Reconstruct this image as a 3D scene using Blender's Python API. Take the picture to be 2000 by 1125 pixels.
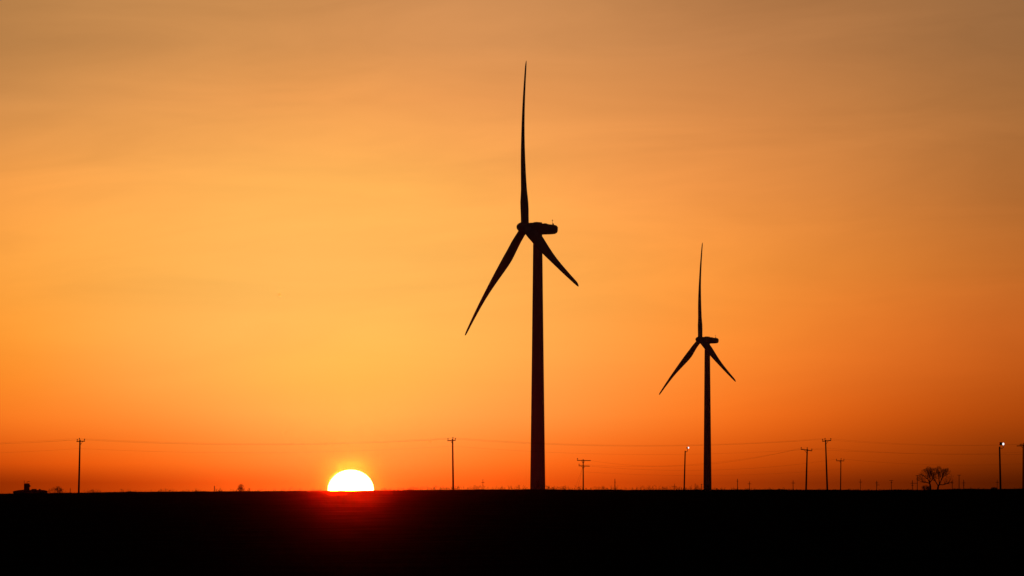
import bpy, math, random
import numpy as np
from mathutils import Vector, Matrix

random.seed(7)
S = bpy.context.scene
for o in list(bpy.data.objects):
    bpy.data.objects.remove(o)

# ------------------------------------------------------------------ camera
F = 9931.0                      # focal length in photo pixels (2000 wide): a long telephoto
EYE = 1.6
PITCH = math.atan((955.0 - 562.5) / F)
cam_data = bpy.data.cameras.new('camera')
cam_data.sensor_width = 36.0
cam_data.lens = 36.0 * F / 2000.0
cam_data.clip_start = 0.5
cam_data.clip_end = 60000.0
cam = bpy.data.objects.new('camera', cam_data)
S.collection.objects.link(cam)
cam.location = (0, 0, EYE)
cam.rotation_euler = (math.pi / 2 + PITCH, 0, 0)
S.camera = cam
MPP = 1.0 / F                   # radians per photo pixel


def at(px, py, d):
    """point of the place, d metres ahead, seen in that direction from the camera"""
    x = (px - 1000.0) / F
    y = (562.5 - py) / F
    c, s = math.cos(PITCH), math.sin(PITCH)
    dy, dz = c - y * s, s + y * c
    k = d / dy
    return Vector((x * k, d, EYE + dz * k))


# ------------------------------------------------------------------ sky
SUN_AZ = math.atan((685 - 1000) / F)          # to the left of the view axis
SUN_EL = math.radians(0.12)

w = bpy.data.worlds.new('World')
S.world = w
w.use_nodes = True
nt = w.node_tree
N, Lk = nt.nodes, nt.links
N.clear()


def nd(t, **k):
    n = N.new(t)
    for a, v in k.items():
        setattr(n, a, v)
    return n


def mth(op, a, b=None, c=None, clamp=False):
    n = nd('ShaderNodeMath', operation=op, use_clamp=clamp)
    for i, v in enumerate((a, b, c)):
        if v is None:
            continue
        if isinstance(v, (int, float)):
            n.inputs[i].default_value = v
        else:
            Lk.new(v, n.inputs[i])
    return n.outputs[0]


def maprange(v, a, b, c, d, smooth=False):
    n = nd('ShaderNodeMapRange', interpolation_type='SMOOTHSTEP' if smooth else 'LINEAR')
    Lk.new(v, n.inputs[0])
    for i, q in enumerate((a, b, c, d)):
        n.inputs[i + 1].default_value = q
    return n.outputs[0]


# the dusk glow: colour of the air by compass direction and height above the horizon
PXC = [0, 250, 500, 685, 900, 1150, 1400, 1700, 2000]
ROWS = {
    25: [(178,125,72),(190,133,78),(198,138,80),(204,140,84),(203,140,86),(192,132,80),(180,122,74),(168,114,68),(152,106,66)],
    215: [(218,148,80),(230,155,82),(240,160,84),(246,163,84),(244,160,86),(232,152,82),(216,138,74),(194,125,66),(168,109,58)],
    365: [(253,163,74),(255,172,82),(255,181,88),(255,182,88),(255,176,85),(252,162,80),(236,146,70),(210,129,61),(175,106,50)],
    515: [(255,165,66),(255,177,80),(255,187,92),(255,188,92),(255,182,88),(255,168,76),(250,152,62),(224,130,50),(188,104,40)],
    635: [(255,158,52),(255,174,78),(255,188,92),(255,193,90),(255,184,86),(255,166,74),(255,148,54),(236,124,42),(198,97,32)],
    735: [(255,140,36),(255,164,72),(255,182,80),(255,190,80),(255,178,80),(255,156,68),(255,134,44),(224,107,31),(188,84,20)],
    815: [(255,124,32),(255,140,50),(255,166,76),(255,182,80),(255,165,76),(255,142,56),(255,118,30),(210,88,16),(168,67,9)],
    905: [(212,77,8),(250,99,16),(255,130,44),(255,150,66),(255,126,40),(250,98,18),(210,78,8),(165,60,4),(112,40,2)],
    945: [(140,42,1),(190,60,4),(255,96,20),(255,122,44),(255,96,20),(215,72,8),(165,54,4),(115,36,2),(75,22,0)],
}


def px_az(px):
    return math.degrees(math.atan((px - 1000.0) / F))


def py_el(py):
    return math.degrees(PITCH + math.atan((562.5 - py) / F))


az_t = np.array([-26, -19, -13.5] + [px_az(-640)] + [px_az(p) for p in PXC] + [11.5, 17, 26])
els, tab = [], []
for py in sorted(ROWS, reverse=True):
    r = np.array(ROWS[py], float)
    e = py_el(py)
    dusk = np.array([40, 34, 36.0]) if e > 1 else np.array([30, 14, 10.0])
    row = [dusk, r[-1] * .35 + dusk * .4, r[-1] * .62, r[-1] * .98] + list(r) + [r[-1] * .7, r[-1] * .4 + dusk * .3, dusk]
    els.append(e)
    tab.append(row)
top = np.array(tab[-1])
for e, f, g in ((7.5, .80, (120, 92, 66)), (11, .55, (92, 74, 62)), (18, .25, (62, 55, 56)), (30, 0, (40, 39, 46))):
    g = np.array(g, float)
    fall = np.exp(-((az_t + 1.8) / 14.0) ** 2)[:, None]
    els.append(e)
    tab.append(top * f * 1.0 + (1 - f) * (g * fall + np.array([38, 36, 44.0]) * (1 - fall)))
els = np.array(els)
tab = np.array(tab, float)                      # el, az, rgb in display values
az_f = np.linspace(-26, 26, 1041)
el_f = np.concatenate([np.linspace(els[0], 6, 300), np.linspace(6.1, 30, 200)])
T1_ = np.stack([[np.interp(az_f, az_t, tab[i, :, c]) for c in range(3)] for i in range(len(els))])   # el,c,az
k = np.exp(-(np.arange(-40, 41) / 13.0) ** 2); k /= k.sum()
T1_ = np.apply_along_axis(lambda v: np.convolve(np.pad(v, 40, mode='edge'), k, 'valid'), 2, T1_)
row_el = [0.07, .14, .21, .29, .37, .46, .57, .7, .84, 1.0, 1.2, 1.45, 1.75, 2.1, 2.5, 2.95, 3.4, 3.9, 4.4, 5.0, 6, 7.5, 11, 18, 30]


def el_interp(e):
    acc = 0; ws = 0
    for q in np.linspace(-1, 1, 9):             # a little smoothing between the rows
        ee = e + q * .22 * min(1, max(.25, e))
        x = np.interp(ee, els, np.arange(len(els)))
        i = min(int(x), len(els) - 2)
        wq = math.exp(-(q * 1.6) ** 2)
        acc = acc + wq * (T1_[i] * (1 - (x - i)) + T1_[i + 1] * (x - i)); ws += wq
    return acc / ws


def lin(v):
    v = np.clip(np.asarray(v, float) / 255.0, 0, 1)
    return np.where(v <= .04045, v / 12.92, ((v + .055) / 1.055) ** 2.4)


tc = nd('ShaderNodeTexCoord')
sep = nd('ShaderNodeSeparateXYZ')
Lk.new(tc.outputs['Generated'], sep.inputs[0])
az = mth('MULTIPLY', mth('ARCTAN2', sep.outputs[0], sep.outputs[1]), 180 / math.pi)
el = mth('MULTIPLY', mth('ARCSINE', sep.outputs[2]), 180 / math.pi)
pos = mth('MULTIPLY_ADD', az, 1 / 52.0, 0.5)
stops = [-26, -19, -13.5, -10.5, -8.5, -7] + [round(-6 + .6 * i, 2) for i in range(21)] + [7.5, 9.5, 12, 17, 26]
col = None
prev = None
for e in row_el:
    rp = nd('ShaderNodeValToRGB')
    cr = rp.color_ramp
    cr.interpolation = 'LINEAR'
    vals = el_interp(e)
    for i, s in enumerate(stops):
        p = s / 52.0 + .5
        if i == 0:
            el_ = cr.elements[0]; el_.position = p
        elif i == len(stops) - 1:
            el_ = cr.elements[len(cr.elements) - 1]; el_.position = p
        else:
            el_ = cr.elements.new(p)
        c = [float(np.interp(s, az_f, vals[q])) for q in range(3)]
        el_.color = (*lin(c), 1)
    Lk.new(pos, rp.inputs[0])
    if col is None:
        col = rp.outputs[0]
    else:
        mx = nd('ShaderNodeMix', data_type='RGBA')
        Lk.new(maprange(el, prev, e, 0, 1), mx.inputs[0])
        Lk.new(col, mx.inputs[6]); Lk.new(rp.outputs[0], mx.inputs[7])
        col = mx.outputs[2]
    prev = e

# faint stretched veils of high cloud
cmb = nd('ShaderNodeCombineXYZ')
Lk.new(mth('MULTIPLY_ADD', az, 0.26, 3.1), cmb.inputs[0])
Lk.new(mth('ADD', mth('MULTIPLY', el, 1.5), mth('MULTIPLY', az, -0.07)), cmb.inputs[1])
nz = nd('ShaderNodeTexNoise')
nz.inputs['Scale'].default_value = 1.0; nz.inputs['Detail'].default_value = 6.0; nz.inputs['Roughness'].default_value = .6
nz.inputs['Distortion'].default_value = .7
Lk.new(cmb.outputs[0], nz.inputs[0])
amp = maprange(el, .3, 3.2, .07, .34, True)
veil = mth('ADD', 1.0, mth('MULTIPLY', mth('SUBTRACT', nz.outputs[0], .5), amp))
vm = nd('ShaderNodeVectorMath', operation='SCALE')
Lk.new(col, vm.inputs[0]); Lk.new(veil, vm.inputs['Scale'])

sky = nd('ShaderNodeTexSky', sky_type='NISHITA')
sky.sun_disc = False
sky.sun_elevation = SUN_EL
sky.sun_rotation = SUN_AZ
sky.dust_density = 3.0
bg_sky = nd('ShaderNodeBackground'); bg_sky.inputs['Strength'].default_value = 0.008
Lk.new(sky.outputs[0], bg_sky.inputs[0])
bg_glow = nd('ShaderNodeBackground'); bg_glow.inputs['Strength'].default_value = 1.0
Lk.new(vm.outputs[0], bg_glow.inputs[0])
mask = mth('MULTIPLY', maprange(mth('ABSOLUTE', az), 12, 26, 1, 0, True), maprange(el, 12, 30, 1, 0, True))
ms = nd('ShaderNodeMixShader')
Lk.new(mask, ms.inputs[0]); Lk.new(bg_sky.outputs[0], ms.inputs[1]); Lk.new(bg_glow.outputs[0], ms.inputs[2])
wo = nd('ShaderNodeOutputWorld')
Lk.new(ms.outputs[0], wo.inputs[0])

SUN_RADIANCE = 24000.0
HAZE = 3e-6
# ------------------------------------------------------------------ sun lamp (dusk: low and red) and exposure
sl = bpy.data.lights.new('sunlight', 'SUN')
sl.energy = 0.02
sl.volume_factor = 0.0             # the glowing disc itself lights the air
sl.angle = math.radians(0.5)
sl.color = (1.0, 0.075, 0.004)
so = bpy.data.objects.new('sunlight', sl)
S.collection.objects.link(so)
sd = Vector((math.sin(SUN_AZ) * math.cos(SUN_EL), math.cos(SUN_AZ) * math.cos(SUN_EL), math.sin(SUN_EL)))
so.rotation_euler = (-sd).to_track_quat('-Z', 'Y').to_euler()
so.location = (0, 0, 300)

S.view_settings.view_transform = 'Standard'
S.view_settings.look = 'None'
S.view_settings.exposure = 0
S.view_settings.gamma = 1
S.view_settings.use_curve_mapping = False
S.render.film_transparent = False
S.cycles.use_adaptive_sampling = False
S.cycles.seed = 5
S.cycles.sample_clamp_indirect = 0.4      # calm stray sparkles in the haze


# ------------------------------------------------------------------ materials
def material(name, c1, c2, scale=3.0, rough=.75, bump=.0, spec=.2, stretch=(1, 1, 1)):
    m = bpy.data.materials.new(name)
    m.use_nodes = True
    t = m.node_tree
    b = t.nodes['Principled BSDF']
    tc_ = t.nodes.new('ShaderNodeTexCoord')
    mp = t.nodes.new('ShaderNodeMapping'); mp.inputs['Scale'].default_value = stretch
    n = t.nodes.new('ShaderNodeTexNoise')
    n.inputs['Scale'].default_value = scale; n.inputs['Detail'].default_value = 6
    r = t.nodes.new('ShaderNodeValToRGB')
    r.color_ramp.elements[0].position = .32; r.color_ramp.elements[1].position = .72
    r.color_ramp.elements[0].color = (*c1, 1); r.color_ramp.elements[1].color = (*c2, 1)
    t.links.new(tc_.outputs['Object'], mp.inputs[0]); t.links.new(mp.outputs[0], n.inputs[0])
    t.links.new(n.outputs[0], r.inputs[0]); t.links.new(r.outputs[0], b.inputs['Base Color'])
    b.inputs['Roughness'].default_value = rough
    b.inputs['Specular IOR Level'].default_value = spec
    if bump:
        bp = t.nodes.new('ShaderNodeBump'); bp.inputs['Strength'].default_value = bump
        t.links.new(n.outputs[0], bp.inputs['Height']); t.links.new(bp.outputs[0], b.inputs['Normal'])
    return m


def glowing(name, c, strength):
    m = bpy.data.materials.new(name)
    m.use_nodes = True
    t = m.node_tree
    b = t.nodes['Principled BSDF']
    b.inputs['Base Color'].default_value = (.1, .1, .1, 1)
    b.inputs['Emission Color'].default_value = (*c, 1)
    b.inputs['Emission Strength'].default_value = strength
    return m


M = {
    'paint': material('turbine_paint', (.55, .55, .53), (.72, .72, .70), .35, .6, 0, .25, (1, 1, .25)),
    'blade': material('blade_gelcoat', (.55, .55, .54), (.70, .70, .69), .2, .6, 0, .25),
    'wood': material('weathered_pole_wood', (.045, .03, .02), (.11, .08, .055), 4, .9, .3, .1, (1, 1, .08)),
    'arm': material('crossarm_wood', (.05, .035, .025), (.12, .09, .06), 5, .9, .2, .1),
    'iron': material('galvanised_iron', (.14, .14, .14), (.25, .25, .25), 8, .7, 0, .2),
    'porcelain': material('insulator_porcelain', (.08, .04, .03), (.14, .07, .05), 6, .5, 0, .3),
    'wire': material('dull_aluminium_wire', (.06, .06, .06), (.10, .10, .10), 2, .8, 0, .1),
    'soil': material('dark_field_soil', (.022, .016, .011), (.055, .042, .03), .35, 1.0, .5, .0),
    'weed': material('dry_weed_stalks', (.07, .05, .03), (.13, .10, .06), 2, .95, 0, .05),
    'bark': material('tree_bark', (.05, .04, .03), (.10, .08, .06), 3, .95, .2, .05),
    'shed': material('shed_sheet_metal', (.10, .09, .08), (.18, .17, .15), .8, .8, 0, .1, (1, 1, .2)),
    'shed_roof': material('shed_roof_sheet', (.07, .06, .055), (.13, .12, .11), .6, .8, 0, .1),
    'post': material('fence_post_wood', (.05, .04, .03), (.10, .08, .06), 6, .9, 0, .1),
    'lamp': glowing('lit_floodlight_lens', (1, .96, .98), 1.5),
    'beacon': material('beacon_glass', (.10, .02, .02), (.16, .03, .03), 4, .5, 0, .3),
    'sun': glowing('sun_photosphere', (1, .005, .0002), SUN_RADIANCE),
    'limb': glowing('sun_limb', (1, .74, .30), 1.8),
}


# ------------------------------------------------------------------ mesh helpers
class MB:
    def __init__(self):
        self.v, self.f = [], []

    def ring_tube(self, pts, rad, n=8, cap=True):
        """tapered tube along a polyline"""
        pts = [Vector(p) for p in pts]
        if not isinstance(rad, (list, tuple)):
            rad = [rad] * len(pts)
        base = len(self.v)
        up = None
        for i, p in enumerate(pts):
            t = (pts[min(i + 1, len(pts) - 1)] - pts[max(i - 1, 0)])
            if t.length < 1e-9:
                t = Vector((0, 0, 1))
            t.normalize()
            if up is None:
                up = t.orthogonal().normalized()
            else:
                up = (up - t * up.dot(t))
                up = up.normalized() if up.length > 1e-6 else t.orthogonal().normalized()
            b = t.cross(up)
            for q in range(n):
                a = 2 * math.pi * q / n
                self.v.append(tuple(p + (up * math.cos(a) + b * math.sin(a)) * rad[i]))
        for i in range(len(pts) - 1):
            for q in range(n):
                a0 = base + i * n + q; a1 = base + i * n + (q + 1) % n
                self.f.append((a0, a1, a1 + n, a0 + n))
        if cap:
            self.f.append(tuple(base + q for q in reversed(range(n))))
            e = base + (len(pts) - 1) * n
            self.f.append(tuple(e + q for q in range(n)))
        return self

    def box(self, c, s, rot=None, taper=1.0):
        c = Vector(c); base = len(self.v)
        for z in (-.5, .5):
            k_ = 1 if z < 0 else taper
            for x, y in ((-.5, -.5), (.5, -.5), (.5, .5), (-.5, .5)):
                p = Vector((x * s[0] * k_, y * s[1] * k_, z * s[2]))
                if rot is not None:
                    p = rot @ p
                self.v.append(tuple(c + p))
        b = base
        self.f += [(b, b + 3, b + 2, b + 1), (b + 4, b + 5, b + 6, b + 7)]
        for q in range(4):
            r = (q + 1) % 4
            self.f.append((b + q, b + r, b + 4 + r, b + 4 + q))
        return self

    def loft(self, rings, cap=True):
        base = len(self.v); n = len(rings[0])
        for r in rings:
            self.v += [tuple(p) for p in r]
        for i in range(len(rings) - 1):
            for q in range(n):
                a0 = base + i * n + q; a1 = base + i * n + (q + 1) % n
                self.f.append((a0, a1, a1 + n, a0 + n))
        if cap:
            self.f.append(tuple(base + q for q in reversed(range(n))))
            e = base + (len(rings) - 1) * n
            self.f.append(tuple(e + q for q in range(n)))
        return self

    def build(self, name, mat, parent=None, smooth=False, loc=None):
        me = bpy.data.meshes.new(name)
        me.from_pydata(self.v, [], self.f)
        me.validate()
        if smooth:
            me.polygons.foreach_set('use_smooth', [True] * len(me.polygons))
            me.set_sharp_from_angle(angle=math.radians(50))
        me.materials.append(mat)
        me.update()
        o = bpy.data.objects.new(name, me)
        S.collection.objects.link(o)
        if parent is not None:
            o.parent = parent
        if loc is not None:
            o.location = loc
        return o


def thing(name, loc, label, cat, group=None):
    o = bpy.data.objects.new(name, None)
    o.empty_display_size = .5
    S.collection.objects.link(o)
    o.location = loc
    tag(o, label, cat, group)
    return o


def tag(o, label, cat, group=None, kind=None):
    if label: o['label'] = label
    if cat: o['category'] = cat
    if group: o['group'] = group
    if kind: o['kind'] = kind
    return o


# ------------------------------------------------------------------ terrain
PROF_X = [-400, 0, 60, 150, 250, 470, 685, 880, 1040, 1200, 1500, 1700, 1780, 1880, 2000, 2400]
PROF_Y = [968, 964.3, 963.6, 962.6, 960.9, 959.8, 958.3, 956.8, 955.9, 956.9, 956.3, 957.2, 957.2, 955.3, 955.2, 955]
CREST = 600.0


def sm(a, b, x):
    t = min(1, max(0, (x - a) / (b - a)))
    return t * t * (3 - 2 * t)


_ph = [(random.uniform(.5, 6.0), random.uniform(0, 6.28), random.uniform(-.5, .5)) for _ in range(14)]


def rough(x, y):
    s = 0
    for f_, p_, g_ in _ph:
        s += math.sin(x * f_ + p_ + y * g_) * .010 / (.55 + f_ * .4)
    return s


def ter(x, y):
    r = math.hypot(x, y)
    a = math.degrees(math.atan2(x, y))
    ac = max(-8, min(8, a))
    px = 1000 + F * math.tan(math.radians(ac))
    m_ = (955 - float(np.interp(px, PROF_X, PROF_Y))) / F
    if r <= CREST:
        zc = EYE + m_ * CREST
        z = zc * (1 - (1 - r / CREST) ** 1.25)
    else:
        q = sm(CREST, CREST + 70, r)
        z = EYE + m_ * r - q * (.45 + 1.6 * MPP * r)
    fade = 1 - sm(40, 90, abs(a))
    z = z * fade
    amp_ = .04 + .96 * sm(.55 * CREST, .985 * CREST, r) * (1 - sm(CREST + 5, CREST + 50, r))
    return z + rough(x, y) * amp_


def ground():
    az_ = list(np.arange(-6.6, 6.6001, .022))
    side = list(np.arange(7, 20, .8)) + list(np.arange(20, 181, 5))
    azs = [-s for s in reversed(side) if s < 179.9] + az_ + side
    rs = [1, 3, 6, 10, 15, 21, 28, 36, 46, 58, 72, 90, 115, 145, 180, 220, 270, 325, 380, 430, 475, 510, 540, 560, 572, 580, 587,
          592, 596, 598.5, 600, 601.5, 604, 608, 614, 622, 634, 650, 672, 705, 760, 840, 940, 1060, 1200, 1400, 1650, 1950, 2300, 2700, 3100, 3380]
    v = [(0, 0, ter(0.01, 0.01))]
    n = len(azs)
    for r in rs:
        for a in azs:
            x, y = r * math.sin(math.radians(a)), r * math.cos(math.radians(a))
            v.append((x, y, ter(x, y)))
    f = []
    for q in range(n):
        f.append((0, 1 + (q + 1) % n, 1 + q))
    for i in range(len(rs) - 1):
        b0 = 1 + i * n; b1 = b0 + n
        for q in range(n):
            p = (q + 1) % n
            f.append((b0 + q, b0 + p, b1 + p, b1 + q))
    mb = MB(); mb.v = v; mb.f = f
    o = mb.build('ground', M['soil'], smooth=True)
    o['kind'] = 'structure'
    return o


ground()


def stand(px, d):
    """foot of a thing seen at that column, d metres away, on the terrain"""
    p = at(px, 955, d)
    return Vector((p.x, p.y, ter(p.x, p.y)))


# ------------------------------------------------------------------ the sun itself, far beyond everything
def build_sun():
    D = 30000.0
    c = at(685, 957.5, D)
    rx = 45.6 * MPP * D; rz = 40.6 * MPP * D
    nseg, nr = 40, 20
    rings = []
    k_ = .955
    for i in range(1, nr):
        t = math.pi * i / nr
        rings.append([(k_ * rx * math.sin(t) * math.cos(2 * math.pi * q / nseg), k_ * rx * math.sin(t) * math.sin(2 * math.pi * q / nseg),
                       -k_ * rz * math.cos(t)) for q in range(nseg)])
    root = thing('sun', c, 'white half disc of the setting sun sinking behind the black horizon', 'sun')
    MB().loft(rings).build('photosphere', M['sun'], root, True)
    # the dimmer limb: a round collar about the ball, square to the line of sight
    rings = []
    for i in range(96):
        a = 2 * math.pi * i / 96
        ca, sa = math.cos(a), math.sin(a)
        rings.append([(ca * rx * f, y, sa * rz * f) for f, y in ((.93, -4), (.99, -3), (1, 0), (.99, 3), (.93, 4))])
    mb = MB().loft(rings + [rings[0]], cap=False)
    mb.build('limb', M['limb'], root)


build_sun()

# ------------------------------------------------------------------ thin haze, its forward scatter shaped to imitate lens glare round the sun
hz = MB().box((0, 0, 60), (6900, 6900, 190)).build('haze', bpy.data.materials.new('glare_haze'))
hm = hz.data.materials[0]
hm.use_nodes = True
ht = hm.node_tree
ht.nodes.clear()
pv = ht.nodes.new('ShaderNodeVolumePrincipled')
pv.inputs['Color'].default_value = (.97, .95, .93, 1)
pv.inputs['Density'].default_value = HAZE
pv.inputs['Anisotropy'].default_value = .9985
ho = ht.nodes.new('ShaderNodeOutputMaterial')
ht.links.new(pv.outputs[0], ho.inputs['Volume'])
hz['kind'] = 'stuff'
hz['label'] = 'thin dusk haze over the field, shaped to imitate lens glare'


# ------------------------------------------------------------------ wind turbines
def airfoil(n=20):
    pts = []
    for q in range(n):
        a = 2 * math.pi * q / n
        x = .5 + .5 * math.cos(a)                       # 1 trailing edge .. 0 leading edge
        th = 2.97 * (.2969 * math.sqrt(max(x, 0)) - .126 * x - .3516 * x * x + .2843 * x ** 3 - .1036 * x ** 4)
        y = (1 if math.sin(a) >= 0 else -1) * th / .3 * .5
        pts.append((x, y))                              # thickness +-0.5 of full thickness
    return pts


AF = airfoil()
BR = [0.0, .02, .05, .09, .13, .17, .21, .26, .32, .39, .46, .54, .62, .70, .78, .85, .91, .95, .975, .992, 1.0]
CH = [2.45, 2.45, 2.45, 2.6, 3.1, 3.75, 4.15, 4.25, 4.05, 3.65, 3.2, 2.7, 2.3, 2.0, 1.75, 1.5, 1.32, 1.18, 1.02, .62, .16]
TW = [9, 9, 9, 9, 8.5, 8, 7.2, 6.2, 5.2, 4.2, 3.4, 2.7, 2.0, 1.5, 1.0, .6, .3, 0, 0, 0, 0]
TH = [1, 1, 1, .92, .68, .52, .42, .35, .30, .27, .25, .23, .22, .21, .20, .19, .18, .18, .17, .16, .15]


def blade_rings(R, r0=1.15):
    """span along +Z, chord along +X (leading edge +X), upwind = +Y; local to the hub centre"""
    rings = []
    for rr, c, tw, th in zip(BR, CH, TW, TH):
        z = r0 + rr * (R - r0)
        k_ = sm(.05, .20, rr)
        ring = []
        flap = .80 * math.sin(math.pi * rr ** 1.15) + z * .0164
        ca, sa = math.cos(math.radians(tw)), math.sin(math.radians(tw))
        for q, (x, y) in enumerate(AF):
            a = 2 * math.pi * q / len(AF)
            cx, cy = -.5 * math.cos(a) * c, .5 * math.sin(a) * c
            ax, ay = (.30 - x) * c, y * c * th
            X = cx * (1 - k_) + ax * k_; Y = cy * (1 - k_) + ay * k_
            ring.append((X * ca - Y * sa, X * sa + Y * ca + flap, z))
        rings.append(ring)
    return rings


def turbine(px_tower, py_hub, d, A, tilt, phis, R, d_base, d_top, label, group):
    base = stand(px_tower, d)
    hubz = at(px_tower, py_hub, d).z - base.z
    root = thing('wind_turbine', base, label, 'wind turbine', group)
    A, tilt = math.radians(A), math.radians(tilt)
    ax_h = Vector((-math.cos(A), -math.sin(A), 0))
    a = Vector((-math.cos(A) * math.cos(tilt), -math.sin(A) * math.cos(tilt), math.sin(tilt)))
    over = 4.26
    hub_c = Vector((0, 0, hubz)) + ax_h * over
    # tower: three tapered cans with slightly proud flange rings between them, buried foot
    ztop = hubz - 1.95
    mb = MB()
    fl = []
    nst = 22
    pts, rad = [], []
    for i in range(nst + 1):
        t = i / nst
        pts.append((0, 0, -1.2 + t * (ztop + 1.2)))
        rad.append(.5 * (d_base + (d_top - d_base) * t ** .92))
    mb.ring_tube(pts, rad, 40)
    tower = mb.build('tower', M['paint'], root, True)
    for t in (.30, .64, .985):
        z = -1.2 + t * (ztop + 1.2)
        rr = .5 * (d_base + (d_top - d_base) * t ** .92)
        MB().ring_tube([(0, 0, z - .09), (0, 0, z + .09)], rr + .05, 40).build('flange_ring', M['paint'], tower, True)
    MB().box((.55 * d_base * -ax_h.y * 0, -.5 * d_base + .06, 2.2), (1.0, .16, 2.1)).build('door', M['iron'], tower)
    # nacelle: X along the shaft (front +), lofted rounded box
    side = Vector((0, 0, 1)).cross(ax_h)

    def nloc(x, y, z):
        return Vector((0, 0, hubz)) + ax_h * x + side * y + Vector((0, 0, z))
    st = [(3.05, 1.15, -1.35, 1.30), (2.85, 1.35, -1.6, 1.48), (2.0, 1.62, -1.95, 1.55), (.9, 1.7, -2.05, 1.50), (-.6, 1.72, -2.08, 1.36),
          (-2.4, 1.72, -2.03, 1.22), (-4.2, 1.68, -1.95, 1.06), (-5.3, 1.64, -1.92, .95), (-5.85, 1.58, -1.86, .76), (-6.1, 1.48, -1.72, .40)]
    rings = []
    for x, hw, z0, z1 in st:
        zc, hh = (z0 + z1) / 2, (z1 - z0) / 2
        ring = []
        for q in range(28):
            an = 2 * math.pi * q / 28
            cx, cz = math.cos(an), math.sin(an)
            e = .36
            lo = max(0, -cz) if x < -5 else 0
            ring.append(nloc(x + .55 * lo, hw * math.copysign(abs(cx) ** e, cx), zc + hh * math.copysign(abs(cz) ** e, cz)))
        rings.append(ring)
    nac = MB().loft(rings).build('nacelle', M['paint'], root, True)
    R3 = Matrix((ax_h, side, Vector((0, 0, 1)))).transposed()
    sl_ = R3 @ Matrix.Rotation(math.radians(-3.2), 3, 'Y')
    MB().box(nloc(.0, 0, 1.50), (2.0, 2.5, .40), sl_, .92).build('roof_hatch', M['paint'], nac)
    MB().box(nloc(-2.35, 0, 1.24), (1.0, 2.2, .26), sl_, .85).build('roof_vent', M['paint'], nac)
    MB().box(nloc(-6.0, 0, .22), (.5, 2.6, .30), sl_, .8).build('rear_lip', M['paint'], nac)
    mast = MB()
    mast.ring_tube([nloc(-4.85, .1, .85), nloc(-4.85, .1, 2.7)], .055, 6)
    mast.box(nloc(-4.85, .1, 2.35), (.5, .04, .10), R3)
    mast.build('wind_vane', M['iron'], nac)
    MB().box(nloc(-5.15, -.1, 1.22), (.42, .42, .46), R3, .8).build('beacon', M['beacon'], nac)
    # hub with its rounded nose
    h = Vector((math.sin(A), -math.cos(A), 0))
    u = h.cross(a)
    if u.z < 0:
        u = -u
    prof = [(-1.65, 1.25), (-1.45, 1.5), (-.7, 1.72), (.2, 1.76), (.8, 1.70), (1.4, 1.50), (2.0, 1.18), (2.42, .78), (2.62, .38), (2.68, .05)]
    rings = [[hub_c + a * x + (u * math.cos(2 * math.pi * q / 32) + h * math.sin(2 * math.pi * q / 32)) * r for q in range(32)] for x, r in prof]
    MB().loft(rings).build('hub', M['paint'], root, True)
    br = blade_rings(R)
    bm = None
    for ph in phis:
        p = math.radians(ph)
        sp = u * math.cos(p) + h * math.sin(p)
        td = -u * math.sin(p) + h * math.cos(p)
        rot = Matrix((td, a, sp)).transposed().to_4x4()
        rot.translation = hub_c
        if bm is None:
            b = MB().loft(br).build('blade', M['blade'], root, True)
            bm = b.data
        else:
            b = bpy.data.objects.new('blade', bm)
            S.collection.objects.link(b)
            b.parent = root
        b.matrix_local = rot
    return root


D1 = 1560.0
D2 = 2715.0
TG = 'wind turbines standing against the sunset'
turbine(1050.3, 444.9, D1, 21.94, 4.6, (-7.6, -127.6, 112.4), 335.0 * MPP * D1, 4.7, 2.78,
        'larger nearer white wind turbine, tallest thing in the picture', TG)
turbine(1381.8, 663.6, D2, 24.57, 4.3, (-3.3, -123.3, 116.7), 191.5 * MPP * D2, 4.4, 2.85,
        'smaller farther wind turbine to the right of the large one', TG)


# ------------------------------------------------------------------ poles
def pole_thing(name, px0, px1, pyt, d, r0, r1, label, cat, group):
    b = stand(px0, d)
    root = thing(name, b, label, cat, group)
    t = at(px1, pyt, d) - b
    MB().ring_tube([(0, 0, -.6), t * .5 + Vector(((t.x) * .04, 0, 0)), t], [r0, (r0 + r1) / 2, r1], 10).build('pole', M['wood'], root, True)
    return root, b


PG = 'wooden utility poles along the horizon'


def arm_piece(root, b, d, pa, pb, yaw=.3, th=.19):
    A_, B_ = at(*pa, d) - b, at(*pb, d) - b
    dep = (B_.x - A_.x) * math.tan(yaw) * .5
    A_.y -= dep; B_.y += dep
    off = Vector((0, -.20, 0))
    c = (A_ + B_) / 2 + off
    v = B_ - A_
    xr = v.normalized(); yr = Vector((0, 0, 1)).cross(xr).normalized(); zr = xr.cross(yr)
    rot = Matrix((xr, yr, zr)).transposed()
    return MB().box(c, (v.length, .14, th), rot).build('crossarm', M['arm'], root), A_ + off, B_ + off


def insulator(root, p, h=.46, r=.125):
    p = Vector(p)
    mb = MB()
    mb.ring_tube([p, p + Vector((0, 0, h * .45))], .05, 6)
    z = [h * .40, h * .46, h * .6, h * .72, h * .82, h * .95, h]
    q = [r * .55, r, r * .95, r * .6, r * .8, r * .62, r * .2]
    mb.ring_tube([p + Vector((0, 0, zz)) for zz in z], q, 8)
    mb.build('insulator', M['porcelain'], root, True)


def brace(root, a, c):
    MB().ring_tube([a, c], .045, 5).build('brace', M['iron'], root)


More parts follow.
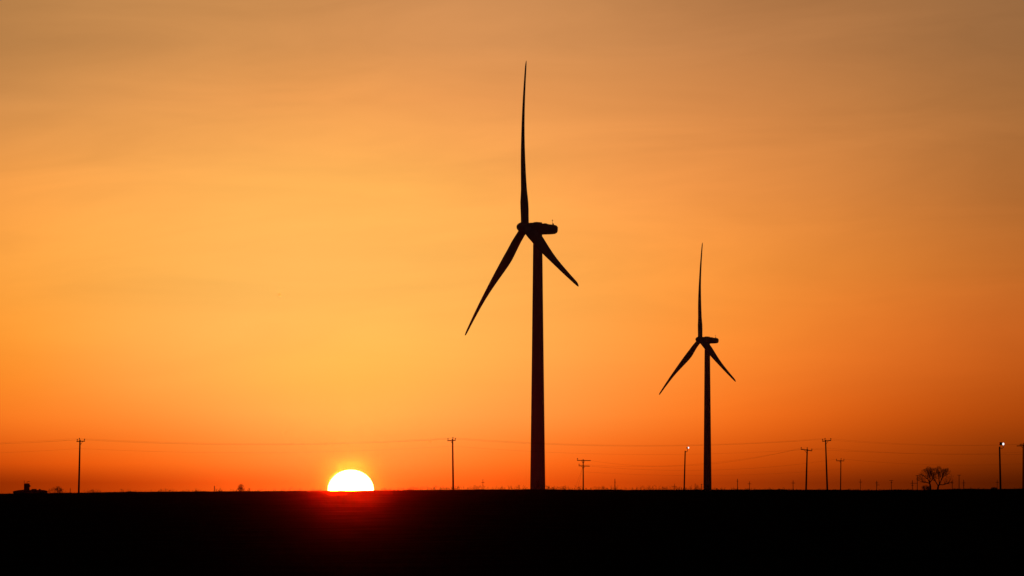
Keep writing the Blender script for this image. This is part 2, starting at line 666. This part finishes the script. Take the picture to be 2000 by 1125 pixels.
def power_pole(px0, px1, pyt, d, arms, ins, braces, label, r0=.22, r1=.155, top_pin=None):
    root, b = pole_thing('power_pole', px0, px1, pyt, d, r0, r1, label, 'utility pole', PG)
    for (pa, pb) in arms:
        arm_piece(root, b, d, pa, pb)
    for (x, y) in ins:
        insulator(root, at(x, y, d) - b + Vector((0, -.2, 0)))
    if top_pin:
        insulator(root, at(*top_pin, d) - b + Vector((0, 0, -.05)))
    for pa, pb in braces:
        brace(root, at(*pa, d) - b + Vector((0, -.22, 0)), at(*pb, d) - b + Vector((0, -.17, 0)))
    return root, b


DP1, DP2, DP6, DP9 = 1112.0, 1128.0, 1150.0, 1205.0
DP3, DP5, DP7 = 1300.0, 1190.0, 1420.0
power_pole(153.6, 156.2, 858.8, DP1, [((149.8, 862.3), (165.8, 861.6))], [(151.2, 861.6), (165.2, 861.0)], [((161.5, 862.5), (157, 869))],
           'crossarm pole alone at far left, between the low building and the sun', top_pin=(155.0, 858.9))
power_pole(885.4, 883.9, 857.4, DP2, [((874.0, 860.9), (889.8, 860.0))], [(875, 860.0), (889.3, 859.2)], [((880, 861), (883.5, 866.5))],
           'crossarm pole standing between the sun and the large turbine', top_pin=(884.6, 857.2))
root3, b3 = power_pole(1139.2, 1139.0, 897.0, DP3, [((1127.0, 899.0), (1153.6, 899.6)), ((1130.2, 909.8), (1151.6, 910.4))],
                       [(1127.8, 898.2), (1131, 909.0)], [((1135.4, 899.6), (1138.3, 904)), ((1142.8, 899.6), (1139.8, 904)), ((1135.6, 910.6), (1138.3, 914.5)), ((1142.6, 910.6), (1139.8, 914.5))],
                       'double crossarm pole just right of the large turbine tower', r0=.17, r1=.13)
for e in (1119.5, 1126.0):
    foot = stand(e, DP3 + 3) - b3
    MB().ring_tube([at(1138.6, 912, DP3) - b3, foot + Vector((0, 0, -.1))], .014, 5).build('guy_wire', M['wire'], root3)
power_pole(1574.0, 1576.6, 877.0, DP5, [((1564.0, 877.4), (1586.2, 880.6))], [(1564.9, 877.0), (1585.6, 880.0)], [((1571, 879), (1575.2, 884.5))],
           'pole with a crossarm tilted down to the right, left in the trio of poles', top_pin=(1576.6, 877.0))
power_pole(1616.2, 1612.4, 859.2, DP6, [((1605.9, 861.9), (1623.2, 860.3))], [(1606.6, 861.0), (1622.6, 859.8)], [((1617, 862), (1613.6, 867))],
           'tallest leaning crossarm pole, middle of the trio of poles', r0=.22, r1=.14, top_pin=(1611.4, 858.9))
power_pole(1641.6, 1642.4, 898.0, DP7, [((1633.2, 900.0), (1648.8, 900.2))], [(1633.8, 899.4), (1648.2, 899.2)], [((1639.6, 900.6), (1641.9, 904))],
           'shortest crossarm pole, right in the trio of poles', r0=.16, r1=.12, top_pin=(1642.8, 897.8))
power_pole(1998.4, 1998.7, 867.6, DP9, [((1985.4, 871.0), (2011.5, 870.4))], [(1992.5, 870.4), (1995.6, 870.2), (2010.8, 870.0)], [((1993.8, 871.6), (1998.4, 876))],
           'crossarm pole cut off by the right edge of the picture', top_pin=(1999.2, 868.0))

# floodlight poles
FG = 'poles with lit floodlights'


def flood_pole(px0, px1, pyt, d, kind, label):
    root, b = pole_thing('floodlight_pole', px0, px1, pyt, d, .22 if kind else .17, .17 if kind else .13, label, 'floodlight', FG)
    L = lambda x, y, dep=0: at(x, y, d) - b + Vector((0, dep, 0))
    if kind == 0:
        MB().ring_tube([L(1338.2, 882.5), L(1340.4, 882.6), L(1342.4, 881.6), L(1342.9, 877.4)], .06, 6).build('bracket', M['iron'], root)
        c, aim, rr = L(1343.5, 874.6), Vector((.80, -.58, .12)), .20
    else:
        MB().ring_tube([L(1952.4, 874.5), L(1955, 875.6), L(1958.4, 875.2), L(1959.9, 873.2), L(1959.6, 870.6)], .06, 6).build('bracket', M['iron'], root)
        MB().box(L(1954.6, 866.6), (.52, .5, .66)).ring_tube([L(1953.2, 870.5), L(1952.6, 873)], .05, 6).build('ballast_box', M['iron'], root)
        c, aim, rr = L(1958.6, 867.0), Vector((.62, -.77, -.08)), .27
    aim.normalize()
    s1 = aim.orthogonal().normalized(); s2 = aim.cross(s1)
    rings = []
    for x, r in ((-.30, .10), (-.26, .16), (-.1, rr * .72), (.08, rr), (.14, rr * 1.04)):
        rings.append([c + aim * x + (s1 * math.cos(q * math.pi / 9) + s2 * math.sin(q * math.pi / 9)) * r for q in range(18)])
    head = MB().loft(rings).build('lamp_head', M['iron'], root, True)
    rings = []
    for x, r in ((.145, rr * .97), (.20, rr * .9), (.26, rr * .7), (.30, rr * .4), (.315, rr * .05)):
        rings.append([c + aim * x + (s1 * math.cos(q * math.pi / 9) + s2 * math.sin(q * math.pi / 9)) * r for q in range(18)])
    MB().loft(rings).build('lens', M['lamp'], head, True)


flood_pole(1335.9, 1338.3, 880.4, 1120, 0, 'pole with a small lit floodlight, just left of the small turbine tower')
flood_pole(1954.4, 1952.3, 872.6, 1085, 1, 'thicker pole with the brightest lit floodlight, near the right edge')

# the row of small poles far off
SG = 'small distant poles on the skyline'


def far_pole(px, pyt, d, arms, label, r=.13, name='distant_pole', lean=0):
    b = stand(px, d)
    root = thing(name, b, label, 'utility pole', SG)
    t = at(px + lean, pyt, d) - b
    MB().ring_tube([(0, 0, -.5), t], [r * 1.2, r * .95], 6).build('pole', M['wood'], root)
    for (xa, xb, y) in arms:
        A_, B_ = at(xa, y, d) - b, at(xb, y, d) - b
        MB().box((A_ + B_) / 2 + Vector((0, -r * 1.3, 0)), ((B_ - A_).length, .14, .25)).build('crossarm', M['arm'], root)


FP = [
    (943.2, 936, 2900, [(940.4, 946.2, 942.3)], 'small distant pole left of the large turbine tower, beyond weeds', .13),
    (1201.0, 935.5, 2600, [(1200.0, 1202.6, 941.8)], 'small stubby pole with a bump, right of the double crossarm pole', .16),
    (1317.5, 944.6, 3300, [(1311.6, 1321.4, 949.6)], 'tiny crossed pole just left of the small floodlight pole', .13),
    (1370.2, 945.0, 3000, [(1368.6, 1372.2, 946.6)], 'tiny pole close against the left side of the small turbine tower', .13),
    (1440.4, 935.2, 2900, [(1438.6, 1442.2, 939.8)], 'small distant pole with a short crossarm, first right of the small turbine', .17),
    (1463.8, 940.0, 3100, [(1460.2, 1467.4, 945.0)], 'small cross shaped pole, second right of the small turbine', .16),
    (1549.0, 938.2, 3000, [(1545.6, 1553.0, 943.4)], 'small cross shaped pole just left of the trio of poles', .17),
    (1680.6, 935.8, 3000, [(1677.2, 1684.0, 941.6)], 'small distant pole with one crossarm, first right of the trio of poles', .13),
    (1712.4, 939.0, 3000, [(1709.6, 1715.6, 943.2), (1711.2, 1718.0, 947.2)], 'small distant pole with two uneven crossarms, right of the trio of poles', .18),
    (1741.0, 938.2, 3000, [(1737.0, 1744.6, 938.6), (1739.4, 1743.2, 942.4)], 'small distant pole with its crossarm at the very top, left of the bare tree', .15),
    (1782.0, 938.0, 3000, [(1778.2, 1792.0, 943.8), (1780.0, 1784.4, 948.0)], 'short pole left of the bare tree, beside the taller flat topped pole', .17),
    (1791.6, 928.2, 2900, [(1788.6, 1796.6, 928.8)], 'tall flat topped pole touching the left side of the bare tree crown', .16),
    (1859.8, 938.0, 3000, [(1857.4, 1862.2, 943.4)], 'short pole at the right edge of the bare tree crown', .16),
    (1873.2, 927.6, 2900, [(1869.6, 1877.0, 928.0)], 'tall flat topped pole right of the bare tree', .17),
    (1882.2, 936.8, 3000, [(1879.0, 1885.6, 943.2), (1880.4, 1884.2, 947.4)], 'small cross shaped pole right of the flat topped pole by the tree', .17),
    (1947.6, 936.8, 3000, [(1944.6, 1951.0, 942.0)], 'faint distant pole just left of the brightest floodlight pole', .12),
]
for px, pyt, d, arms, lab, r in FP:
    far_pole(px, pyt, d, arms, lab, r)


def post(px, pyt, d, r, label):
    b = stand(px, d)
    t = at(px + .2, pyt, d) - b
    mb = MB().ring_tube([(0, 0, -.4), t * .6, t - Vector((0, 0, .05)), t], [r, r * .95, r * .9, r * .5], 8)
    o = mb.build('fence_post', M['post'], None, False, b)
    tag(o, label, 'post', 'single posts on the horizon')


post(137.0, 953.6, 1150, .07, 'short post between the bare bushes and the far left pole')
post(418.6, 949.0, 1150, .09, 'short thick post standing left of the round bare bush')
post(1357.6, 944.4, 1200, .06, 'thin stake in the weeds between floodlight pole and small turbine')


# ------------------------------------------------------------------ wires
WG = 'power wires strung between the poles'


def wire(p0, d0, p1, d1, sag_px, label, r=.0085, group=WG, dy=0):
    A_, B_ = at(*p0, d0), at(*p1, d1)
    A_.y += dy; B_.y += dy
    pts = []
    n = 26
    sag = sag_px * MPP * (d0 + d1) / 2
    for i in range(n + 1):
        t = i / n
        p = A_.lerp(B_, t)
        p.z -= sag * 4 * t * (1 - t)
        pts.append(p - A_)
    o = MB().ring_tube(pts, r, 5).build('power_wire', M['wire'], None, False, A_)
    tag(o, label, 'wire', group)


for q, (a_, z_) in enumerate((((151.2, 858.8), (-560, 857)), ((155.0, 856.2), (-556, 854)), ((165.2, 858.2), (-545, 856)))):
    wire(a_, DP1, z_, DP1 - 20, 13, ('wire from the left arm end of the far left pole to the left edge',
                                     'top wire from the pin of the far left pole to the left edge',
                                     'wire from the right arm end of the far left pole to the left edge')[q])
wire((155.6, 876.0), DP1, (-556, 877), DP1 - 20, 12, 'lower single wire from the far left pole to the left edge')
for q, (a_, z_) in enumerate((((151.2, 858.8), (875, 857.0)), ((155.0, 856.2), (884.6, 854.8)), ((165.2, 858.2), (889.3, 856.6)))):
    wire(a_, DP1, z_, DP2, 11, ('wire above the sun between the left arm ends of two poles',
                                'topmost wire above the sun, strung from pole top to pole top',
                                'wire above the sun between the right arm ends of two poles')[q])
wire((155.6, 876.0), DP1, (884.2, 871.4), DP2, 10.5, 'lower single wire strung above the sun')
for q, (a_, z_) in enumerate((((875, 857.0), (1606.6, 858.2)), ((884.6, 854.8), (1611.4, 856.2)), ((889.3, 856.6), (1622.6, 857.0)))):
    wire(a_, DP2, z_, DP6, 14, ('wire crossing before both turbine towers, between left arm ends',
                                'topmost wire crossing before both turbine towers, between pole top pins',
                                'wire crossing before both turbine towers, between right arm ends')[q])
wire((884.2, 871.4), DP2, (1613.4, 875.0), DP6, 14.5, 'lower single wire crossing before both turbine towers')
for q, (a_, z_) in enumerate((((1606.6, 858.2), (1992.5, 867.6)), ((1622.6, 857.0), (2010.8, 867.2)))):
    wire(a_, DP6, z_, DP9, 6.5, ('wire from the left arm end of the tallest trio pole to the right edge pole',
                                 'wire from the right arm end of the tallest trio pole to the right edge pole')[q])
wire((1613.4, 875.0), DP6, (1998.8, 882.6), DP9, 7.5, 'lower single wire from the tallest trio pole to the right edge pole')
wire((1153.6, 899.6), DP3, (1564.9, 874.6), DP5, 21.5, 'upper wire from the double crossarm pole to the tilted crossarm pole', r=.0115)
wire((1151.6, 910.4), DP3, (1633.8, 896.8), DP7, 14.5, 'lower wire from the double crossarm pole to the shortest trio pole', r=.0125)
wire((1139.2, 921.5), DP3, (1641.9, 916.0), DP7, 10, 'lowest faint wire leaving the double crossarm pole to the right', r=.010)
wire((1131.0, 906.6), DP3, (1576.6, 874.4), DP5, 16.5, 'middle wire from the double crossarm pole to the tilted crossarm pole', r=.010)
wire((1585.6, 877.6), DP5, (2300, 877), DP5 + 20, 10.5, 'wire from the tilted crossarm pole to the right picture edge', r=.011)
wire((1648.2, 896.8), DP7, (2150, 893), DP7 + 20, 13.5, 'lowest wire from the shortest trio pole to the right picture edge', r=.012)


# ------------------------------------------------------------------ low farm building at far left
def building():
    d = 2300.0
    b = stand(59, d)
    root = thing('farm_building', b, 'low dark farm building with a square turret and mast on the left horizon', 'building')
    m_ = d * MPP
    X = lambda px: (px - 59) * m_
    Z = lambda py: at(59, py, d).z - b.z
    dep = 7.0
    mb = MB()
    mb.box(((X(27) + X(91.3)) / 2, 0, (Z(959.3) - 1) / 2), (X(91.3) - X(27), dep, Z(959.3) + 1))
    mb.build('wall', M['shed'], root)
    # roof: slopes up from the left eave, flat to the right
    prof = [(26.4, 960.4), (29, 958.9), (38, 957.2), (46, 956.5), (62, 956.8), (84, 956.9), (91.0, 958.6), (91.6, 960.0)]
    fr = [Vector((X(x), -dep / 2 - .3, Z(y))) for x, y in prof]
    bk = [Vector((X(x), dep / 2 + .3, Z(y))) for x, y in prof]
    low = [Vector((p.x, p.y, Z(961.2))) for p in (fr[-1], fr[0])]
    lowb = [Vector((p.x, p.y, Z(961.2))) for p in (bk[-1], bk[0])]
    roof = MB().loft([fr + low, bk + lowb]).build('roof', M['shed_roof'], root)
    MB().box((X(66.5), 0, Z(955.9)), (X(71) - X(62), 2.2, 2.0 * m_)).build('roof_vent', M['iron'], roof)
    MB().box((X(77.4), .4, Z(956.0)), (X(79.2) - X(75.6), .8, 1.8 * m_)).build('roof_vent', M['iron'], roof)
    tw = MB()
    x0, x1 = X(48.0), X(57.2)
    z0, z1 = Z(957.5), Z(945.2)
    tw.box(((x0 + x1) / 2, 0, (z0 + z1) / 2), (x1 - x0, 2.6, z1 - z0))
    tw.build('turret', M['shed'], root)
    MB().box(((X(48.4) + X(57.6)) / 2, 0, Z(944.7)), (X(57.8) - X(48.2), 2.8, 1.2 * m_), None, .8).build('turret_cap', M['shed_roof'], root)
    MB().box((X(58.3), -.2, Z(949.2)), (2.6 * m_, 1.0, 3.6 * m_), None, .7).build('hood', M['iron'], root)
    MB().ring_tube([(X(47.3), -.6, Z(957)), (X(47.5), -.6, Z(938.3))], .10, 6).build('mast', M['iron'], root)
    v = MB()
    v.ring_tube([(X(53.4), 0, Z(944.5)), (X(53.5), 0, Z(940.4))], .05, 5)
    v.ring_tube([(X(50.2), 0, Z(941.8)), (X(53.5), 0, Z(941.2)), (X(57.8), -.2, Z(940.2))], [.03, .10, .13], 5)
    v.build('cowl_vane', M['iron'], root)


building()


# ------------------------------------------------------------------ bare trees, bushes and weeds
def grow(mb, p, dirv, L, r, lev, rng, env, rmin, droop=.0):
    """bare branch that forks until it is a twig"""
    n = 3
    pts = [p]
    rad = [r]
    d = dirv.normalized()
    q = p.copy()
    for i in range(n):
        d = (d + Vector((rng.uniform(-1, 1), rng.uniform(-1, 1), rng.uniform(-.6, .9))) * .13).normalized()
        q = q + d * (L / n)
        pts.append(q.copy())
        rad.append(r * (1 - .36 * (i + 1) / n))
    mb.ring_tube(pts, rad, 5 if r > .06 else 3, cap=False)
    if lev == 0:
        return
    kids = 2 + (rng.random() < .55)
    for i in range(kids):
        s = (d + Vector((rng.gauss(0, .48), rng.gauss(0, .48), rng.gauss(.10, .36)))).normalized()
        LL = L * rng.uniform(.62, .88)
        e = q + s * LL
        if env is not None and not env(e):
            LL *= .5
            if not env(q + s * LL):
                continue
        grow(mb, q, s, LL, max(rmin, rad[-1] * rng.uniform(.6, .8)), lev - 1, rng, env, rmin)
    if lev > 1 and rng.random() < .7:                     # a side shoot along the branch
        s = (d + Vector((rng.gauss(0, .7), rng.gauss(0, .7), rng.gauss(.1, .4)))).normalized()
        if env is None or env(pts[1] + s * L * .6):
            grow(mb, pts[1], s, L * .6, max(rmin, r * .45), lev - 2, rng, env, rmin)


DT = 2000.0


def tree(trunk, limbs, center, rad, d, label, seed):
    rng = random.Random(seed)
    b = stand(trunk[0][0], d)
    root = thing('bare_tree', b, label, 'tree', 'bare trees grown together on the right')
    P = lambda q, dep=0: at(q[0], q[1], d) - b + Vector((0, dep, 0))
    tp = [P(trunk[0]) - Vector((0, 0, .8))] + [P(q) for q in trunk[1:]]
    MB().ring_tube(tp, [.42] + [.34 - .07 * i for i in range(len(tp) - 1)], 9, cap=False).build('trunk', M['bark'], root, True)
    c = P(center)
    rx, rz = rad[0] * d * MPP, rad[1] * d * MPP

    def env(p):
        q = p - c
        low = 1.0 if q.z > 0 else 1.9
        an = math.atan2(q.z, q.x)
        rag = 1.05 + .14 * math.sin(an * 5 + seed) + .16 * math.sin(an * 9 + 2.3 * seed)      # ragged outline
        return (q.x / rx) ** 2 + (q.y / rx) ** 2 + (q.z * low / rz) ** 2 < rng.uniform(.85, 1.05) * rag
    mb = MB()
    for lb in limbs:
        dep = rng.uniform(-1.8, 1.8)
        n = len(lb) - 1
        pts = [P(q, dep * (i / n) ** 1.2) for i, q in enumerate(lb)]
        r0 = .20
        rr = [r0 - (.11 * i / n) for i in range(len(pts))]
        mb.ring_tube(pts, rr, 6, cap=False)
        for i in range(1, len(pts)):
            dirv = (pts[i] - pts[i - 1]).normalized()
            m_ = 6 if i == n else 4
            for q in range(m_):
                s = (dirv * .9 + Vector((rng.gauss(0, .5), rng.gauss(0, .6), rng.gauss(.22, .35)))).normalized()
                grow(mb, pts[i], s, rng.uniform(1.0, 1.9), rr[i] * .45, 5 if rng.random() < .7 else 4, rng, env, .011)
    mb.build('crown', M['bark'], root)
    return root


tree([(1817.4, 956), (1817.0, 949), (1815.4, 942)],
     [[(1815.4, 942), (1812.5, 936), (1806, 931), (1800.5, 927.5)],
      [(1815.4, 942), (1816.4, 935), (1813.5, 927), (1811.5, 919.5)],
      [(1815.8, 943), (1820.5, 937), (1824, 930), (1825.5, 920)],
      [(1815.8, 944), (1810, 942.2), (1803, 941.6), (1797.5, 940.2)]],
     (1817, 934), (25, 22), DT, 'left trunk of the bare tree pair, upright and straight', 5)
tree([(1831.0, 956), (1832.4, 950), (1835.0, 945.5)],
     [[(1832.6, 949.6), (1827, 940), (1822.5, 933), (1818, 925), (1815.5, 918)],
      [(1835.0, 945.5), (1838.5, 938), (1842, 932), (1847.5, 927)],
      [(1835.0, 945.5), (1834, 936), (1833, 926), (1831.5, 917)],
      [(1835.0, 946.5), (1842, 947), (1850, 944.5), (1857, 942.6)],
      [(1837.5, 940), (1841, 930), (1842.5, 921)]],
     (1835, 934), (27, 22.5), DT, 'right trunk of the bare tree pair, forked and leaning right', 11)


def bush(px, pyt, wpx, d, label, seed, stems=9, lev=3, rmin=.012, r=.03, name='bare_bush'):
    rng = random.Random(seed)
    b = stand(px, d)
    H = (at(px, pyt, d).z - b.z)
    W = wpx * MPP * d * .56
    mb = MB()

    def env(p):
        return (p.x / W) ** 2 + (p.y / W) ** 2 + ((p.z / H - .55) / .5) ** 2 < rng.uniform(.8, 1.15) or p.z < .45 * H and (p.x / W) ** 2 + (p.y / W) ** 2 < .5
    for i in range(stems):
        a = rng.uniform(0, 6.28)
        s = Vector((math.cos(a) * W * .9, math.sin(a) * W * .7, H)).normalized()
        p = Vector((math.cos(a) * W * .35 * rng.random(), math.sin(a) * W * .35, -.1))
        grow(mb, p, (s + Vector((rng.gauss(0, .15), 0, .1))).normalized(), H * rng.uniform(.22, .45), r, lev, rng, env, rmin)
    o = mb.build(name, M['weed'], None, False, b)
    tag(o, label, 'bush', 'bare bushes on the horizon')


bush(111.0, 949.0, 21, 1200, 'widest bare bush between the low building and the far left pole', 1, 16, 4, .011)
bush(98.0, 952.0, 9, 1200, 'small bare bush touching the right end of the low building', 2, 8, 3)
bush(123.0, 952.0, 11, 1200, 'small bare bush just left of the far left pole, by the post', 3, 7, 3)
bush(188.0, 953.6, 24, 1150, 'sparse bare bush just right of the far left pole', 4, 7, 3, .009, .02)
bush(471.0, 944.6, 14, 1150, 'round bare bush standing alone between far left pole and sun', 5, 12, 4, .013)
bush(1180.0, 946.5, 15, 1150, 'bushy weed clump just right of the double crossarm pole', 6, 7, 3, .010, .02)
bush(1360.5, 946.0, 13, 1150, 'bushy weed clump between floodlight pole and small turbine', 8, 9, 3, .010, .02)
bush(1808.0, 947.5, 20, 1980, 'low dense bush under the left trunk of the bare tree', 9, 22, 4, .022, .05)
bush(1942.0, 950.8, 13, 1600, 'low dense bush at the foot of the brightest floodlight pole', 10, 22, 4, .022, .05)
bush(256.0, 957.4, 22, 1080, 'low flat dark bush right of the sparse bush near the far left pole', 12, 24, 3, .012, .03)


def weeds():
    rng = random.Random(3)
    mb = MB()
    zones = [(160, 210, 16, 3, 8), (230, 420, 55, 2, 7), (420, 640, 85, 2, 8.5), (735, 800, 24, 2, 6), (800, 1034, 150, 3, 10), (1064, 1310, 150, 3, 9),
             (1310, 1372, 40, 3, 8), (1392, 1540, 46, 2, 5.5), (1590, 1780, 40, 1.5, 3.5), (1850, 1995, 26, 1.5, 3.5), (20, 140, 10, 2, 4), (640, 735, 8, 1, 2)]
    for x0, x1, n, h0, h1 in zones:
        n = int(n * 1.7)
        clumps = [rng.uniform(x0, x1) for _ in range(max(2, n // 6))]
        for i in range(n):
            px = rng.choice(clumps) + rng.gauss(0, 4) if rng.random() < .7 else rng.uniform(x0, x1)
            if 1030 < px < 1066 or px < 0:
                continue
            d = CREST + rng.uniform(-6, 14)
            b = at(px, 955, d); b.z = ter(b.x, b.y)
            h = (h0 + (h1 - h0) * rng.random() ** 2.0) * MPP * d
            lean = Vector((rng.gauss(0, .16), rng.gauss(0, .12), 1)).normalized()
            r = rng.uniform(.007, .014)
            mid = b + lean * h * .55
            tip = b + lean * h + Vector((rng.gauss(0, .05) * h, 0, 0))
            mb.ring_tube([b - Vector((0, 0, .05)), mid, tip], [r, r * .8, r * .35], 3, cap=False)
            for q in range(rng.randint(1, 4)):
                t = rng.uniform(.35, .85)
                s = b.lerp(tip, t)
                e = s + Vector((rng.choice((-1, 1)) * rng.uniform(.12, .3), rng.uniform(-.2, .2), rng.uniform(.15, .4))) * h
                mb.ring_tube([s, e], [r * .6, r * .3], 3, cap=False)
                if rng.random() < .4:
                    mb.box(e, (r * 3, r * 3, r * 4))
    # short stubble and clods that roughen the skyline
    for i in range(4200):
        px = rng.uniform(-30, 2030)
        d = CREST + rng.uniform(-10, 12)
        b = at(px, 955, d); b.z = ter(b.x, b.y)
        h = rng.uniform(.02, .13)
        mb.ring_tube([b - Vector((0, 0, .03)), b + Vector((rng.gauss(0, .03), 0, h))], [rng.uniform(.008, .03), .004], 3, cap=False)
    o = mb.build('dry_weeds', M['weed'])
    o['kind'] = 'stuff'
    o['label'] = 'sparse dry weed stalks along the crest of the dark field'


weeds()
